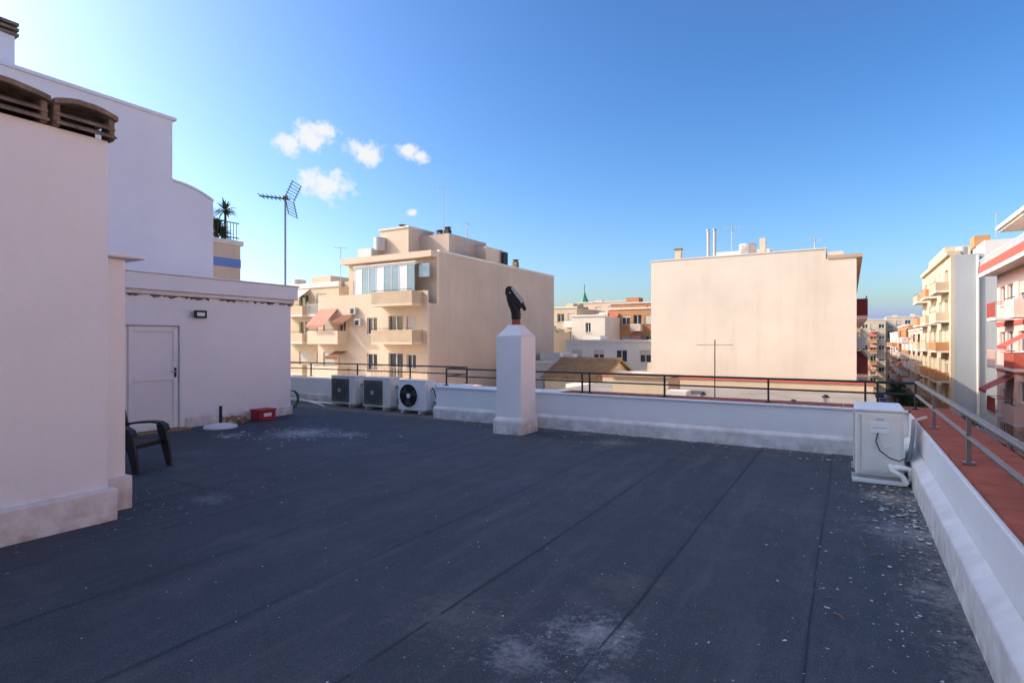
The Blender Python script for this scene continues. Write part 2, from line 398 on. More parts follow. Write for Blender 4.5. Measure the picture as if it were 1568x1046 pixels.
lp2=[p+Fv*.012 for p in lp];n=len(lp)
k.faces(GREYM,lp+lp2,[tuple(range(n)),tuple(range(2*n-1,n-1,-1))]+[(i,(i+1)%n,n+(i+1)%n,n+i) for i in range(n)])
k.tube(DARK,[P(.13,2.29,-.06),P(.155,2.24,0),P(.13,2.29,.06)],.035,8)
g.done()
# ---------------------------------------------------------------- left structures
g=G('ventilation_shaft')
w=g.p('wall',.015);w.box(WHITE,-7.6,-5.87,-6,2.53,-.02,3.5)
w=g.p('skirting',.02);w.box(WHITE2,-7.5,-5.80,-6,2.58,-.01,.3)
w=g.p('side_wall',.012);w.box(WHITE,-7.5,-6.13,2.532,2.79,-.02,2.46)
w.box(WHITE2,-7.45,-6.08,2.582,2.83,-.01,.33)
w.box(WHITE,-7.3,-6.02,2.535,2.93,2.463,2.50)
c=g.p('concrete_cap',.012)
for (a,b) in ((-.2,.6),(.65,1.35),(1.4,2.06),(2.1,2.57)):
    for (zz,dx) in ((3.505,.03),(3.585,.0)):
        m0=-5.87+.05+dx
        vs=[(m0,a,zz),(m0,b,zz),(m0-.12,b,zz+.055),(m0-.12,a,zz+.055),(m0,a,zz+.028),(m0,b,zz+.028),(m0-.12,b,zz+.083),(m0-.12,a,zz+.083)]
        c.faces(CONC,vs,[(0,1,2,3),(4,7,6,5),(0,4,5,1),(1,5,6,2),(2,6,7,3),(3,7,4,0)])
    n=8;vs=[]
    for i in range(n+1):
        t=i/n;y=a-.01+(b-a+.02)*t; hz=3.68+.045*math.sin(math.pi*t)+random.uniform(-.004,.004)
        vs+=[(-5.79,y,hz),(-5.79,y,hz+.05),(-6.75,y,hz+.05),(-6.75,y,hz)]
    fs=[]
    for i in range(n):
        q=i*4; fs+=[(q,q+4,q+5,q+1),(q+1,q+5,q+6,q+2),(q+3,q+7,q+4,q),(q+2,q+6,q+7,q+3)]
    fs+=[(0,1,2,3),(n*4+3,n*4+2,n*4+1,n*4)]
    c.faces(CONC,vs,fs)
    for yy in (a,b-.05):
        c.box(CONC,-6.0,-5.84,yy,yy+.05,3.502,3.70)
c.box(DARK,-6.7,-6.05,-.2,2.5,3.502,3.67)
g.done()
g=G('rooftop_shed')
XS=-10.85
w=g.p('walls')
def sb(x0,x1,y0,y1,z0,z1,mt=WHITE): w.box(mt,x0,x1,y0,y1,z0,z1)
sb(-11.1,XS,5.93,8.32,-.02,2.50);sb(-11.1,XS,-3,4.05,-.02,2.50);sb(-11.1,XS,4.05,5.93,2.0,2.50);sb(-12.35,-11.1,-3,8.32,-.02,2.50)
w=g.p('skirting',.015);sb(XS,XS+.04,5.97,8.35,-.01,.2,WHITE2)
w=g.p('roof_fascia',.01);sb(-12.4,XS+.13,-3,8.42,2.58,2.87);sb(-12.4,XS+.07,-3,8.37,2.503,2.577,WHITE2)
sb(-12.4,XS+.16,-3,8.45,2.873,2.90)
w=g.p('peeling_plaster')
for k in range(34):
    y=random.uniform(4.3,8.3);s=random.uniform(.03,.12);z=2.498
    w.faces(CONC,[(XS+.003,y-s,z),(XS+.003,y-s*.3,z-random.uniform(.01,.06)),(XS+.003,y+s*.6,z-random.uniform(.01,.07)),(XS+.003,y+s,z)],[(0,1,2,3)])
w=g.p('door_frame',.006)
sb(XS-.12,XS+.015,5.86,5.93,0,2.0,PLAST);sb(XS-.12,XS+.015,4.05,4.12,0,2.0,PLAST);sb(XS-.12,XS+.015,4.12,5.86,1.94,2.0,PLAST)
w=g.p('door',.008)
for (a,b) in((4.13,4.98),(4.99,5.85)):
    sb(XS-.09,XS-.05,a,b,.03,1.93,PLAST)
    for (q0,q1,r0,r1) in ((a,a+.09,.03,1.93),(b-.09,b,.03,1.93),(a+.09,b-.09,.03,.14),(a+.09,b-.09,.93,1.03),(a+.09,b-.09,1.83,1.93)):
        sb(XS-.049,XS-.025,q0,q1,r0,r1,PLAST)
w=g.p('door_handle');w.box(DARK,XS-.024,XS-.01,5.775,5.81,.98,1.16);w.cyl(STEEL,(XS-.01,5.79,1.09),(XS+.05,5.79,1.09),.01);w.cyl(STEEL,(XS+.05,5.80,1.09),(XS+.05,5.68,1.09),.01)
w=g.p('threshold');sb(XS,XS+.25,4.1,5.95,-.01,.03,TILE)
g.done()
g=G('wall_lamp')
w=g.p('body',.006);y0=6.2;z0=2.17
w.box(DARK,XS+.001,XS+.03,y0-.06,y0+.06,z0-.06,z0+.06);w.box(DARK,XS+.03,XS+.09,y0-.035,y0+.035,z0-.02,z0+.02)
w.box(DARK,XS+.09,XS+.12,y0-.12,y0+.12,z0-.07,z0+.08)
w=g.p('lens');w.box(PLAST,XS+.121,XS+.124,y0-.075,y0+.075,z0-.03,z0+.04)
g.done()
g=G('white_stair_tower')
w=g.p('walls');w.box(WHITE,-20,-12.5,-3,6.6,-.02,6.40);w.box(WHITE,-20.1,-12.44,-3,6.66,6.40,6.46)
n=10;pts=[(6.602,5.12)]
for i in range(n+1):
    t=i/n; pts.append((6.72+.82*t,5.10+.02*math.sin(t*3)-.24*t**1.4))
prof=[(6.602,-.02)]+pts+[(7.55,-.02)]
m=len(prof);vs=[(-12.56,y,z) for y,z in prof]+[(-18,y,z) for y,z in prof]
w.faces(WHITE,vs,[tuple(range(m)),tuple(range(2*m-1,m-1,-1))]+[(i+1,i,m+i,m+i+1) for i in range(m-1)])
w=g.p('coping')
pp=pts
vs=[];
for y,z in pp: vs+=[(-12.53,y,z+.004),(-12.53,y,z+.05),(-18,y,z+.05),(-18,y,z+.004)]
fs=[]
for i in range(len(pp)-1):
    q=i*4;fs+=[(q,q+4,q+5,q+1),(q+1,q+5,q+6,q+2),(q+3,q+7,q+4,q)]
fs+=[(len(vs)-4,len(vs)-1,len(vs)-2,len(vs)-3)]
w.faces(WHITE2,vs,fs)
w=g.p('chimney');w.box(WHITE,-14.6,-13.5,3.3,4.25,6.46,7.4)
for k in range(3): w.box(CONC,-14.65,-13.45,3.25,4.3,7.40+.1*k,7.45+.1*k)
w.box(DARK,-14.5,-13.6,3.4,4.15,7.4,7.6)
g.done()
g=G('added_shade_building')  # unseen tall block, added out of view so its shadow covers the roof
w=g.p('walls');w.box(STUC_W,-38,-20.2,-40,5.0,ZG,19)
w.box(STUC_W,-38.1,-20.1,-40.1,5.1,19,19.3)
g.done()
g=G('terrace_building')
w=g.p('walls');w.box(STUC_A,-34,-25,4,16.35,ZG,6.2)
w.box(BLUE,-24.995,-24.97,4,16.36,5.15,5.55);w.box(STUC_W,-25.15,-24.9,4,16.45,6.2,6.42)
w=g.p('railing')
for z in(6.55,7.25): w.box(DARK,-25.05,-25.01,4,16.3,z,z+.04)
for i in range(80): w.box(DARK,-25.04,-25.02,4+i*.154,4.02+i*.154,6.42,7.25)
g.done()
def yucca(name,loc,h,n=60,l=.7):
    g=G(name);t=g.p('trunk');t.tube(BARK,[(0,0,-.3),(.03,0,h*.5),(0,.02,h)],[.07,.06,.05],8)
    t.cyl(TERRA,(0,0,-.45),(0,0,0),.2,.26,14)
    f=g.p('fronds')
    for i in range(n):
        a=random.uniform(0,6.28);e=random.uniform(-.5,1.4);ll=l*random.uniform(.6,1)
        d=Vector((math.cos(a)*math.cos(e),math.sin(a)*math.cos(e),math.sin(e)));s=d.cross(Vector((0,0,1)))
        s=s.normalized()*.045 if s.length>.01 else Vector((.03,0,0))
        b=Vector((0,0,h));m_=b+d*ll*.5;t_=b+d*ll-Vector((0,0,ll*.25*math.cos(e)))
        f.faces(LEAF,[b-s*.5,b+s*.5,m_+s,m_-s,t_],[(0,1,2,3),(3,2,4)])
    return g.done(loc)
yucca('yucca_plant',(-25.5,14.95,6.5),1.1,80,.75);yucca('yucca_plant',(-25.6,15.95,6.5),1.4,80,.75);yucca('potted_plant',(-25.5,15.45,6.45),.5,110,.8);yucca('potted_plant',(-25.5,15.75,6.45),.3,90,.7);yucca('potted_plant',(-25.5,14.6,6.45),.5,90,.8)
g=G('tv_antenna')
ax,ay=-11.3,8.52
m=g.p('mast');m.cyl(GREYM,(ax,ay,.8),(ax,ay,4.98),.022,n=8);m.cyl(STEEL,(ax,8.32,2.2),(ax,ay,2.2),.015);m.cyl(STEEL,(ax,8.32,1.2),(ax,ay,1.2),.015)
e=g.p('yagi')
A=Vector((ax,ay,4.98));bd=Vector((-.85,-.45,.12)).normalized();sd=bd.cross(Vector((0,0,1))).normalized();up=sd.cross(bd)
if up.z<0: up=-up
p0=A-bd*.12;p1=A+bd*.62
e.cyl(DARK,p0,p1,.016,n=6)
for i in range(6):
    p=A+bd*(.08+.1*i);e.cyl(DARK,p-sd*.16+up*.02,p+sd*.16-up*.02,.009,n=5)
e.box(mk('junction',(.4,.18,.06),.6),A.x-.04,A.x+.04,A.y-.04,A.y+.04,4.98,5.04)
for sg in(1,-1):
    b0=A-bd*.1
    for k in range(6):
        q=b0+(up*sg*.72-bd*.25)*(.12+.88*k/5)*.52
        e.cyl(DARK,q-sd*.28,q+sd*.28,.008,n=5)
    for s_ in(-.22,.22):
        e.cyl(DARK,b0+sd*s_,b0+sd*s_+(up*sg*.72-bd*.25)*.52,.009,n=5)
g.done()
# ---------------------------------------------------------------- AC units
def ac(name,loc,rot,w=.8,d=.32,h=.62,body=CREAM,square=False):
    g=G(name);b=g.p('casing',.018)
    b.box(body,-w/2,w/2,-d/2,d/2,.09,.09+h)
    b=g.p('lid',.01);b.box(body,-w/2-.008,w/2+.008,-d/2-.008,d/2+.008,.09+h+.001,.09+h+.025)
    f=g.p('feet',.004)
    for x in(-w*.32,w*.32): f.box(GREYM,x-.03,x+.03,-d/2-.04,d/2+.04,.02,.088)
    f.box(CONC,-w/2+.02,w/2-.02,-d/2-.02,-d/2+.05,.0,.02);f.box(CONC,-w/2+.02,w/2-.02,d/2-.05,d/2+.02,.0,.02)
    gr=g.p('fan_grille');cx=-w*.10;cz=.09+h/2;r=h*.41;y=-d/2
    if square:
        gr.box(GRILLE,cx-r*1.08,cx+r*1.08,y-.006,y-.001,cz-r*1.04,cz+r*1.04)
        gr.cyl(DARK,(cx,y-.012,cz),(cx,y-.007,cz),r*.92,n=28)
        n=24
        for i in range(n):
            z=cz-r+2*r*i/(n-1); gr.box(GRILLE,cx-r*1.06,cx+r*1.06,y-.03,y-.024,z-.006,z+.006)
        for i in range(9):
            x=cx-r+2*r*i/8; gr.box(GRILLE,x-.005,x+.005,y-.036,y-.031,cz-r*1.04,cz+r*1.04)
        gr.cyl(GREYM,(cx,y-.045,cz),(cx,y-.037,cz),.05,n=16)
    else:
        gr.cyl(DARK,(cx,y-.004,cz),(cx,y+.02,cz),r,n=32)
        def ring(rad,t,mat):
            pts=[(cx+rad*math.cos(a),y-.02,cz+rad*math.sin(a)) for a in [2*math.pi*i/32 for i in range(33)]]
            gr.tube(mat,pts,t,5)
        ring(r,.010,body)
        for q in(.85,.7,.55,.4,.25): ring(r*q,.0035,DARK)
        for i in range(12):
            a=2*math.pi*i/12;gr.cyl(DARK,(cx+.05*math.cos(a),y-.02,cz+.05*math.sin(a)),(cx+r*math.cos(a),y-.018,cz+r*math.sin(a)),.003,n=4,caps=False)
        gr.cyl(body,(cx,y-.025,cz),(cx,y-.01,cz),.055,n=16)
        bl=mk('fan_blade',(.10,.10,.10),.5)
        for i in range(3):
            a=2*math.pi*i/3;a2=a+.8
            gr.faces(bl,[(cx+.05*math.cos(a),y-.006,cz+.05*math.sin(a)),(cx+r*.85*math.cos(a),y-.006,cz+r*.85*math.sin(a)),(cx+r*.85*math.cos(a2),y-.009,cz+r*.85*math.sin(a2)),(cx+.05*math.cos(a2),y-.009,cz+.05*math.sin(a2))],[(0,1,2,3)])
    s=g.p('service_cover',.008)
    s.box(body,w/2+.001,w/2+.02,-d*.32,d*.34,.09+h*.55,.09+h*.9)
    s.box(DARK,w/2+.021,w/2+.025,-d*.05,d*.05,.09+h*.66,.09+h*.7)
    s=g.p('valves');
    for zz in(.2,.28):
        s.cyl(STEEL,(w/2,d*.2,zz),(w/2+.06,d*.2,zz),.016)
        s.tube(DARK,[(w/2+.05,d*.2,zz),(w/2+.1,d*.22,zz-.02),(w/2+.12,d*.4,zz-.06),(w/2+.06,d*.7,.05+zz*.1)],.018,8)
    s.tube(DARK,[(w/2+.02,d*.1,.6),(w/2+.07,d*.15,.55),(w/2+.09,d*.3,.35),(w/2+.07,d*.6,.12)],.012,6)
    return g.done(loc,rot)
ac('air_conditioner',(-8.50,9.90,.0),0,.80,.34,.66,PLAST)
ac('air_conditioner',(-9.68,9.98,.0),0,.88,.34,.68,CREAM,True)
ac('air_conditioner',(-10.88,10.05,.0),0,.86,.34,.68,CREAM,True)
g=G('air_conditioner')
x0,x1,y0,y1=.06,.53,7.72,8.56
b=g.p('casing',.02);b.box(CREAM,x0,x1,y0,y1,.10,.84)
b=g.p('lid',.012);b.box(PLAST,x0-.012,x1+.012,y0-.012,y1+.012,.841,.875)
f=g.p('feet',.004)
f.box(GREYM,x0-.04,x1+.05,y0+.05,y0+.12,.03,.098);f.box(GREYM,x0-.04,x1+.05,y1-.12,y1-.05,.03,.098)
f.box(PLAST,x0-.03,x1+.04,y0-.02,y0+.03,.015,.06)
f.box(CONC,x0-.02,x0+.08,y0,y1,.0,.03);f.box(CONC,x1-.08,x1+.02,y0,y1,.0,.03)
s=g.p('panels',.006)
s.box(CREAM,x0+.06,x1-.03,y0-.012,y0-.001,.14,.80)
s.box(GREYM,x0+.052,x0+.057,y0-.010,y0-.0005,.14,.80)
s.box(PLAST,x0+.15,x0+.33,y0-.02,y0-.013,.60,.72)
s.box(GREYM,x0+.17,x0+.31,y0-.023,y0-.0205,.655,.665)
s.box(GREYM,x0+.20,x0+.28,y0-.023,y0-.0205,.75,.765)
s.box(CREAM,x0+.10,x1-.06,y0-.018,y0-.013,.16,.34)
s=g.p('drain_pipe')
s.tube(PLAST,[(x1-.1,y0-.03,.22),(x1-.02,y0-.05,.23),(x1+.05,y0-.05,.22),(x1+.07,y0-.02,.12),(x1+.06,y0+.1,.05)],[.03]*5,12)
s.tube(PLAST,[(x1-.13,y0-.02,.24),(x1-.12,y0-.07,.2),(x1-.02,y0-.09,.14),(x1+.02,y0-.1,.06)],[.028]*4,12)
s=g.p('cable')
s.tube(DARK,[(x0+.22,y0-.02,.60),(x0+.20,y0-.035,.50),(x0+.24,y0-.04,.40),(x0+.33,y0-.04,.33),(x1-.05,y0-.04,.30),(x1+.02,y0-.03,.34)],[.006]*6,6)
s.tube(PLAST,[(x0+.24,y0-.02,.60),(x0+.23,y0-.03,.50),(x0+.28,y0-.035,.44),(x0+.36,y0-.03,.47)],[.005]*4,6)
s=g.p('side_grille')
for i in range(15): s.box(GREYM,x0-.02,x0-.012,y0+.1,y1-.1,.16+i*.045,.168+i*.045)
for i in range(8): s.box(GREYM,x0-.014,x0-.004,y0+.1+i*.09,y0+.106+i*.09,.14,.82)
s=g.p('line_set')
s.tube(GREYM,[(x1,y0+.25,.25),(x1+.06,y0+.25,.26),(x1+.1,y0+.3,.5),(x1+.12,y0+.4,.72),(x1+.25,y0+.5,.75)],[.02]*5,8)
g.done()
g=M();g.tube(PLAST,[(-13.6,9.95,.14),(-12.4,9.9,.1),(-11.5,9.7,.05),(-11.2,9.55,.04)],.022,8);g.tube(PLAST,[(-13.4,10.1,.05),(-11.4,10.0,.05)],.03,8);g.build('conduit_pipe')
g=G('garden_hose');m=g.p('coil')
pts=[]
for i in range(90):
    a=i*.35;pts.append((.17*math.cos(a),.02*math.sin(a*.3)+.0015*i*.5,.22+.2*math.sin(a)+.0))
m.tube(HOSE,pts,.014,6);m.tube(HOSE,[(.17,0,.2),(.2,-.1,.04),(.05,-.25,.02),(-.2,-.3,.02)],.014,6)
g.done((-11.98,9.2,.0),R(20))
g=G('parasol_base')
m=g.p('base',.02);bx,by=-10.3,6.33
m.cyl(PLAST,(bx,by,0.01),(bx,by,.05),.30,.29,28);m.cyl(PLAST,(bx,by,.05),(bx,by,.10),.28,.08,28)
m=g.p('tube');m.cyl(DARK,(bx,by,.10),(bx,by,.42),.028,n=12)
g.done()
g=G('red_crate');m=g.p('shell',.02)
m.box(REDB,-10.72,-10.42,7.25,7.62,.012,.03)
for (a,b_,c_,d_) in((-10.72,-10.70,7.25,7.62),(-10.44,-10.42,7.25,7.62),(-10.70,-10.44,7.25,7.27),(-10.70,-10.44,7.60,7.62)): m.box(REDB,a,b_,c_,d_,.03,.22)
m.box(REDB,-10.74,-10.40,7.23,7.64,.2,.235)
m=g.p('label');m.box(PLAST,-10.418,-10.416,7.34,7.52,.09,.16)
g.done()
g=M();
for i in range(22):
    x,y=-10.62+random.uniform(-.12,.1),6.85+random.uniform(-.2,.2);r=random.uniform(.03,.08)
    g.cyl((CONC,STUC_C,TILE)[i%3],(x,y,.01),(x+random.uniform(-.03,.03),y,.01+r*1.7),r,r*.6,6,smooth=False)
g.build('rubble_pile')
def chair(name,loc,rot):
    g=G(name);m=g.p('seat',.01)
    for i in range(7): m.box(CHAIRM,-.22+i*.065,-.17+i*.065,-.22,.22,.38,.40)
    m.box(CHAIRM,-.24,.25,-.26,-.222,.35,.405);m.box(CHAIRM,-.24,.25,.222,.26,.35,.405);m.box(CHAIRM,.225,.27,-.22,.22,.33,.395)
    l=g.p('legs',.006)
    def flat(pr,y0,y1):
        vs=[]
        for (x,z,w_) in pr: vs+=[(x-w_,y0,z),(x+w_,y0,z),(x+w_,y1,z),(x-w_,y1,z)]
        fs=[]
        for i in range(len(pr)-1):
            q=i*4
            for j in range(4): fs.append((q+j,q+(j+1)%4,q+4+(j+1)%4,q+4+j))
        fs+=[(3,2,1,0),tuple(range(len(vs)-4,len(vs)))]
        l.faces(CHAIRM,vs,fs)
    for s in(-1,1):
        flat([(.34,0.012,.035),(.29,.3,.055),(.24,.5,.06),(.22,.60,.06)],.28*s-.02,.28*s+.02)
        flat([(-.36,0.012,.03),(-.28,.3,.05),(-.24,.40,.05),(-.32,.80,.035)],.25*s-.02,.25*s+.02)
    a=g.p('armrests',.01)
    for s in(-1,1):
        vs=[];pr=[(-.29,.60),(-.1,.635),(.1,.65),(.22,.64),(.29,.60),(.31,.54)]
        for (x,z) in pr: vs+=[(x,(.28-.05)*s,z),(x,(.28+.05)*s,z),(x,(.28+.05)*s,z-.03),(x,(.28-.05)*s,z-.03)]
        fs=[]
        for i in range(len(pr)-1):
            q=i*4
            for j in range(4): fs.append((q+j,q+(j+1)%4,q+4+(j+1)%4,q+4+j))
        fs+=[(0,1,2,3),tuple(range(len(vs)-1,len(vs)-5,-1))]
        a.faces(CHAIRM,vs,fs)
    b=g.p('backrest')
    for i in range(6):
        y=-.18+i*.072;b.tube(CHAIRM,[(-.22,y,.38),(-.26,y,.58),(-.33,y,.80)],[.02]*3,6)
    b.tube(CHAIRM,[(-.31,-.25,.76),(-.335,-.14,.82),(-.34,0,.84),(-.335,.14,.82),(-.31,.25,.76)],[.028]*5,8)
    return g.done(loc,rot)
chair('garden_chair',(-7.95,3.66,.0),R(24)).scale=(1,1,.92)
# ---------------------------------------------------------------- background buildings
g=G('peach_apartment_building')
YA=35.1
w=g.p('walls')
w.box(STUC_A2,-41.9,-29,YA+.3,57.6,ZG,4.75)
ops=[];ys=[-7.7,-4.6,-1.5,1.6]
for z in ys:
    ops+=[(-33.2,-31.6,z+.05,z+2.2),(-31.2,-30.2,z+.9,z+2.1),(-35.7,-34.5,z+.7,z+2.1),(-41.2,-39.8,z+.05,z+2.2),(-39.2,-38.3,z+.9,z+2.1)]
facade(g,mpY(YA),-41.9,-29,ZG,4.75,ops,STUC_A)
for z in ys:
    balcony(g,mpY(YA),-33.9,-29.5,z,1.3,1.1,BRB,'solid' if z>1 or z<-5 else 'bars',STUC_A)
    balcony(g,mpY(YA),-41.9,-38.0,z,1.2,1.1,STUC_A,'solid',STUC_A)
g.p('services').box(GREYM,-36.9,-36.2,YA-.35,YA-.03,3.0,3.6);g.p('services').box(DARK,-36.75,-36.35,YA-.36,YA-.352,3.08,3.5)
g.p('services').box(GREYM,-37.5,-36.8,YA-.35,YA-.03,4.0,4.6);g.p('services').box(DARK,-37.35,-36.95,YA-.36,YA-.352,4.08,4.5)
w=g.p('walls')
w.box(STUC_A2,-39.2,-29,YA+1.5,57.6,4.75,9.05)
facade(g,mpY(YA+1.2),-39.2,-29,4.75,9.05,[(-38.6,-37.6,5.6,7.1)],STUC_A)
w.box(STUC_A,-41.9,-29.0,YA,YA+.15,4.75,5.75)
w.box(STUC_A,-41.9,-41.75,YA+.15,46,4.75,5.75)
w.box(STUC_A,-39.4,-28.97,YA+.4,YA+1.19,8.55,9.05)
gl=g.p('glazed_gallery')
for i in range(8):
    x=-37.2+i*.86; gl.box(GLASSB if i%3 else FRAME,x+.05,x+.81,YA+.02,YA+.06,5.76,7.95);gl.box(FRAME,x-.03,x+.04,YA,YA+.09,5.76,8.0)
gl.box(FRAME,-37.3,-30.2,YA-.02,YA+.12,7.95,8.1);gl.box(STUC_W,-37.3,-30.2,YA-.1,YA+1.19,8.1,8.2)
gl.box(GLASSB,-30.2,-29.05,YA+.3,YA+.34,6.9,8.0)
balcony(g,mpY(YA),-33.9,-29.5,4.7,1.3,1.1,BRB,'solid',STUC_A)
awning(g,mpY(YA),-41.6,-39.3,4.6,1.5,1.6,AWN);awning(g,mpY(YA),-38.9,-37.2,4.0,.7,1.2,AWNB);awning(g,mpY(YA),-39.6,-38.0,.8,.5,1.2,AWNB)
r=g.p('roof_structures')
r.box(STUC_A,-37.5,-34.0,38.5,42,9.05,11.9);r.box(STUC_W,-37.6,-33.9,38.4,42.1,11.9,12.05)
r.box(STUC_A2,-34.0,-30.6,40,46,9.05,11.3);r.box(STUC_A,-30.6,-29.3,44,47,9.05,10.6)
r.box(STUC_W,-39.2,-37.5,37.4,39,9.05,10.2)
for (x,y,z) in((-37.2,38.2,11.2),): r.cyl(WATER,(x,y,z-1.2),(x,y,z),.55,n=20)
for (x,y,z) in((-37,41,12.9),(-33.2,42,12),(-32.4,41,11.9),(-31.5,41,12.1),(-29.6,50,10.1)):
    r.box(CONC if z<12 else DARK,x-.25,x+.25,y-.25,y+.25,z-1.1,z-.25);r.box(DARK,x-.18,x+.18,y-.18,y+.18,z-.25,z-.05);r.box(CONC,x-.28,x+.28,y-.28,y+.28,z-.05,z)
r.box(STUC_W,-29.25,-28.96,YA+1.5,57.65,9.05,9.2)
r.box(DARK,-29.1,-28.9,46.5,47.3,9.2,10.4)
g.done()
antenna('rooftop_antenna',(-31.2,40,11.3),4.2,1.6,.3,6);antenna('rooftop_antenna',(-30.0,42,9.1),3.4,1.4,2,6);antenna('rooftop_antenna',(-40.5,36.5,4.8),5.6,1.2,.8,6)
g=G('yellow_apartment_building')
w=g.p('walls');w.box(STUC_C,-60,-42.4,38.3,56,ZG,7.0)
ops=[]
for z in(-7.7,-4.6,-1.5,1.6,4.3):
    for x in(-48.2,-45.6,-51,-54): ops.append((x,x+1.4,z+.05,z+2.1))
facade(g,mpY(38),-60,-42.4,ZG,7.0,ops,STUC_C)
for z in(-7.7,-4.6,-1.5,1.6,4.3):
    balcony(g,mpY(38),-49.5,-46.4,z,1.1,1.0,STUC_C,'solid');balcony(g,mpY(38),-46.1,-43.6,z,.8,1.0,FRAME,'bars')
awning(g,mpY(38),-49.2,-46.6,6.9,.9,1.3,STUC_W)
w=g.p('roof_structures');w.box(STUC_A,-50,-47,41,44,7.0,8.6);w.box(STUC_W,-60,-42.3,37.9,38.2,7.0,7.5);w.box(STUC_C,-46,-43,42,46,7.0,8.0);w.cyl(WATER,(-52,41,7),(-52,41,8.4),.7,n=16)
g.done()
g=G('cream_party_wall_building')
w=g.p('walls');YB=32.0
w.box(STUC_B,-9.84,-1.0,YB,62,ZG,6.25);w.box(STUC_B,-1.0,.30,YB,62,ZG,5.75)
w.box(STUC_W,-9.88,-.95,YB-.03,YB+.3,6.25,6.31)
w.box(BRB,-.95,.55,YB-.05,62,5.75,5.92)
w.box(STUC_B,-.9,-.25,YB+.01,YB+.5,5.92,6.1)
r=g.p('roof_structures')
r.box(STUC_W,-7.2,-4.0,36,40,6.25,7.1)
r.box(STUC_A,-9.0,-8.65,34,34.35,6.25,7.15);r.box(CONC,-9.05,-8.6,33.95,34.4,7.15,7.22)
for x in(-6.95,-6.6): r.cyl(GREYM,(x,33.5,6.2),(x,33.5,8.0),.085,n=14);r.cyl(STEEL,(x,33.5,8.0),(x,33.5,8.06),.12,n=14)
r.cyl(WATER,(-5.0,34.5,6.3),(-5.0,34.5,7.2),.45,n=18);r.box(STUC_A,-4.3,-4.0,34,34.3,6.25,7.4)
for k in range(6):
    z=3.0-3.05*k
    for y in(34.5,38.5,42.5,46.5,50.5,54.5):
        balcony(g,mpXp(.32),y,y+2.8,z,.5,1.0,DRED,'solid',STUC_W)
    g.p('balcony_doors').box(GLASS,.301,.315,33.5,60,z+.1,z+2.1)
g.done()
antenna('rooftop_antenna',(-6.0,35.5,7.1),1.4,.8,.4,5);antenna('rooftop_antenna',(-1.6,34.5,6.2),1.0,.5,.4,4)
def block(name,x0,x1,y0,y1,z1,mat,fl=3.05,nwin=4,face='Y',balc=None,awn=False,shut=.5,off=.8,ww=1.3):
    g=G(name);w=g.p('walls');z=z1-fl
    if face=='Y': mp=mpY(y0);a,b=x0,x1;w.box(mat,x0,x1,y0+.3,y1,ZG,z1)
    elif face=='X+': mp=mpXp(x1);a,b=y0,y1;w.box(mat,x0,x1-.3,y0,y1,ZG,z1)
    else: mp=mpXn(x0);a,b=y0,y1;w.box(mat,x0+.3,x1,y0,y1,ZG,z1)
    ops=[];zz=[]
    while z>ZG+1: zz.append(z);z-=fl
    st=(b-a)/nwin
    for z in zz:
        for i in range(nwin):
            c=a+st*(i+.5)
            if balc and i%2==0: ops.append((c-ww/2,c+ww/2,z+.05,z+2.2))
            else: ops.append((c-ww/2,c+ww/2,z+off,z+2.15))
    facade(g,mp,a,b,ZG,z1,ops,mat,shut=shut)
    for z in zz:
        for i in range(nwin):
            c=a+st*(i+.5)
            if balc and i%2==0:
                balcony(g,mp,c-st*.45,c+st*.45,z,1.0,1.0,balc,random.choice(['solid','solid','bars']),STUC_W)
                if awn and random.random()<.35: awning(g,mp,c-st*.4,c+st*.4,z+2.5,.8,1.2,random.choice([AWN,AWNB,REDP]))
    r=g.p('roof_parapet')
    if face=='Y': r.box(STUC_W,x0-.1,x1+.1,y0-.12,y0+.2,z1,z1+.25)
    elif face=='X-': r.box(STUC_W,x0-.15,x0+.2,y0-.05,y1,z1,z1+.25)
    for i in range(2):
        x=random.uniform(x0+1,x1-1.2);y=random.uniform(y0+1,min(y1-1,y0+8));s=random.uniform(.5,1.3)
        r.box(mat,x-s,x+s,y,y+2*s,z1,z1+random.uniform(.5,1.3))
    return g.done()
block('apartment_building',-44.5,-38.6,85,98,7.2,STUC_C,nwin=3,balc=STUC_W)
block('apartment_building',-34.4,-29.3,74,86,5.2,STUC_B,nwin=1,shut=0,ww=.8)
block('apartment_building',-31.0,-24.0,80,94,6.4,ORBR,nwin=4,balc=STUC_A,awn=True)
block('apartment_building',-38.5,-30,100,112,8.6,ORBR,nwin=4,balc=STUC_W)
block('apartment_building',-30,-20,112,124,9.2,ORBR,nwin=4,balc=STUC_C)
block('apartment_building',-52,-40,116,128,10.2,STUC_A,nwin=4,balc=STUC_W)
block('apartment_building',-37.5,-34.6,66,74,2.9,STUC_C,nwin=1)
g=G('bell_tower')
w=g.p('shaft');tx,ty=-61.3,140;w.box(STUC_W,tx-1.6,tx+1.6,ty-1.6,ty+1.6,ZG,11.4);w.box(STUC_A,tx-1.9,tx+1.9,ty-1.9,ty+1.9,11.4,11.8)
for s in(-.7,.7): w.box(DARK,tx+s-.35,tx+s+.35,ty-1.62,ty-1.605,8.6,10.6)
w=g.p('spire');w.cyl(GREENT,(tx,ty,11.8),(tx,ty,13.2),1.5,.8,8,smooth=False);w.cyl(GREENT,(tx,ty,13.2),(tx,ty,15.2),.75,.1,8,smooth=False);w.cyl(DARK,(tx,ty,15.1),(tx,ty,17),.08)
g.done()
g=G('tile_roof_house')
w=g.p('walls');w.box(STUC_C,-22,-16.8,42,49,ZG,-1.3)
w=g.p('gable');w.faces(STUC_C,[(-16.8,42,-1.3),(-16.8,49,-1.3),(-16.8,45.5,.0),(-22,42,-1.3),(-22,49,-1.3),(-22,45.5,.0)],[(0,1,2),(5,4,3)])
w=g.p('roof')
n=26
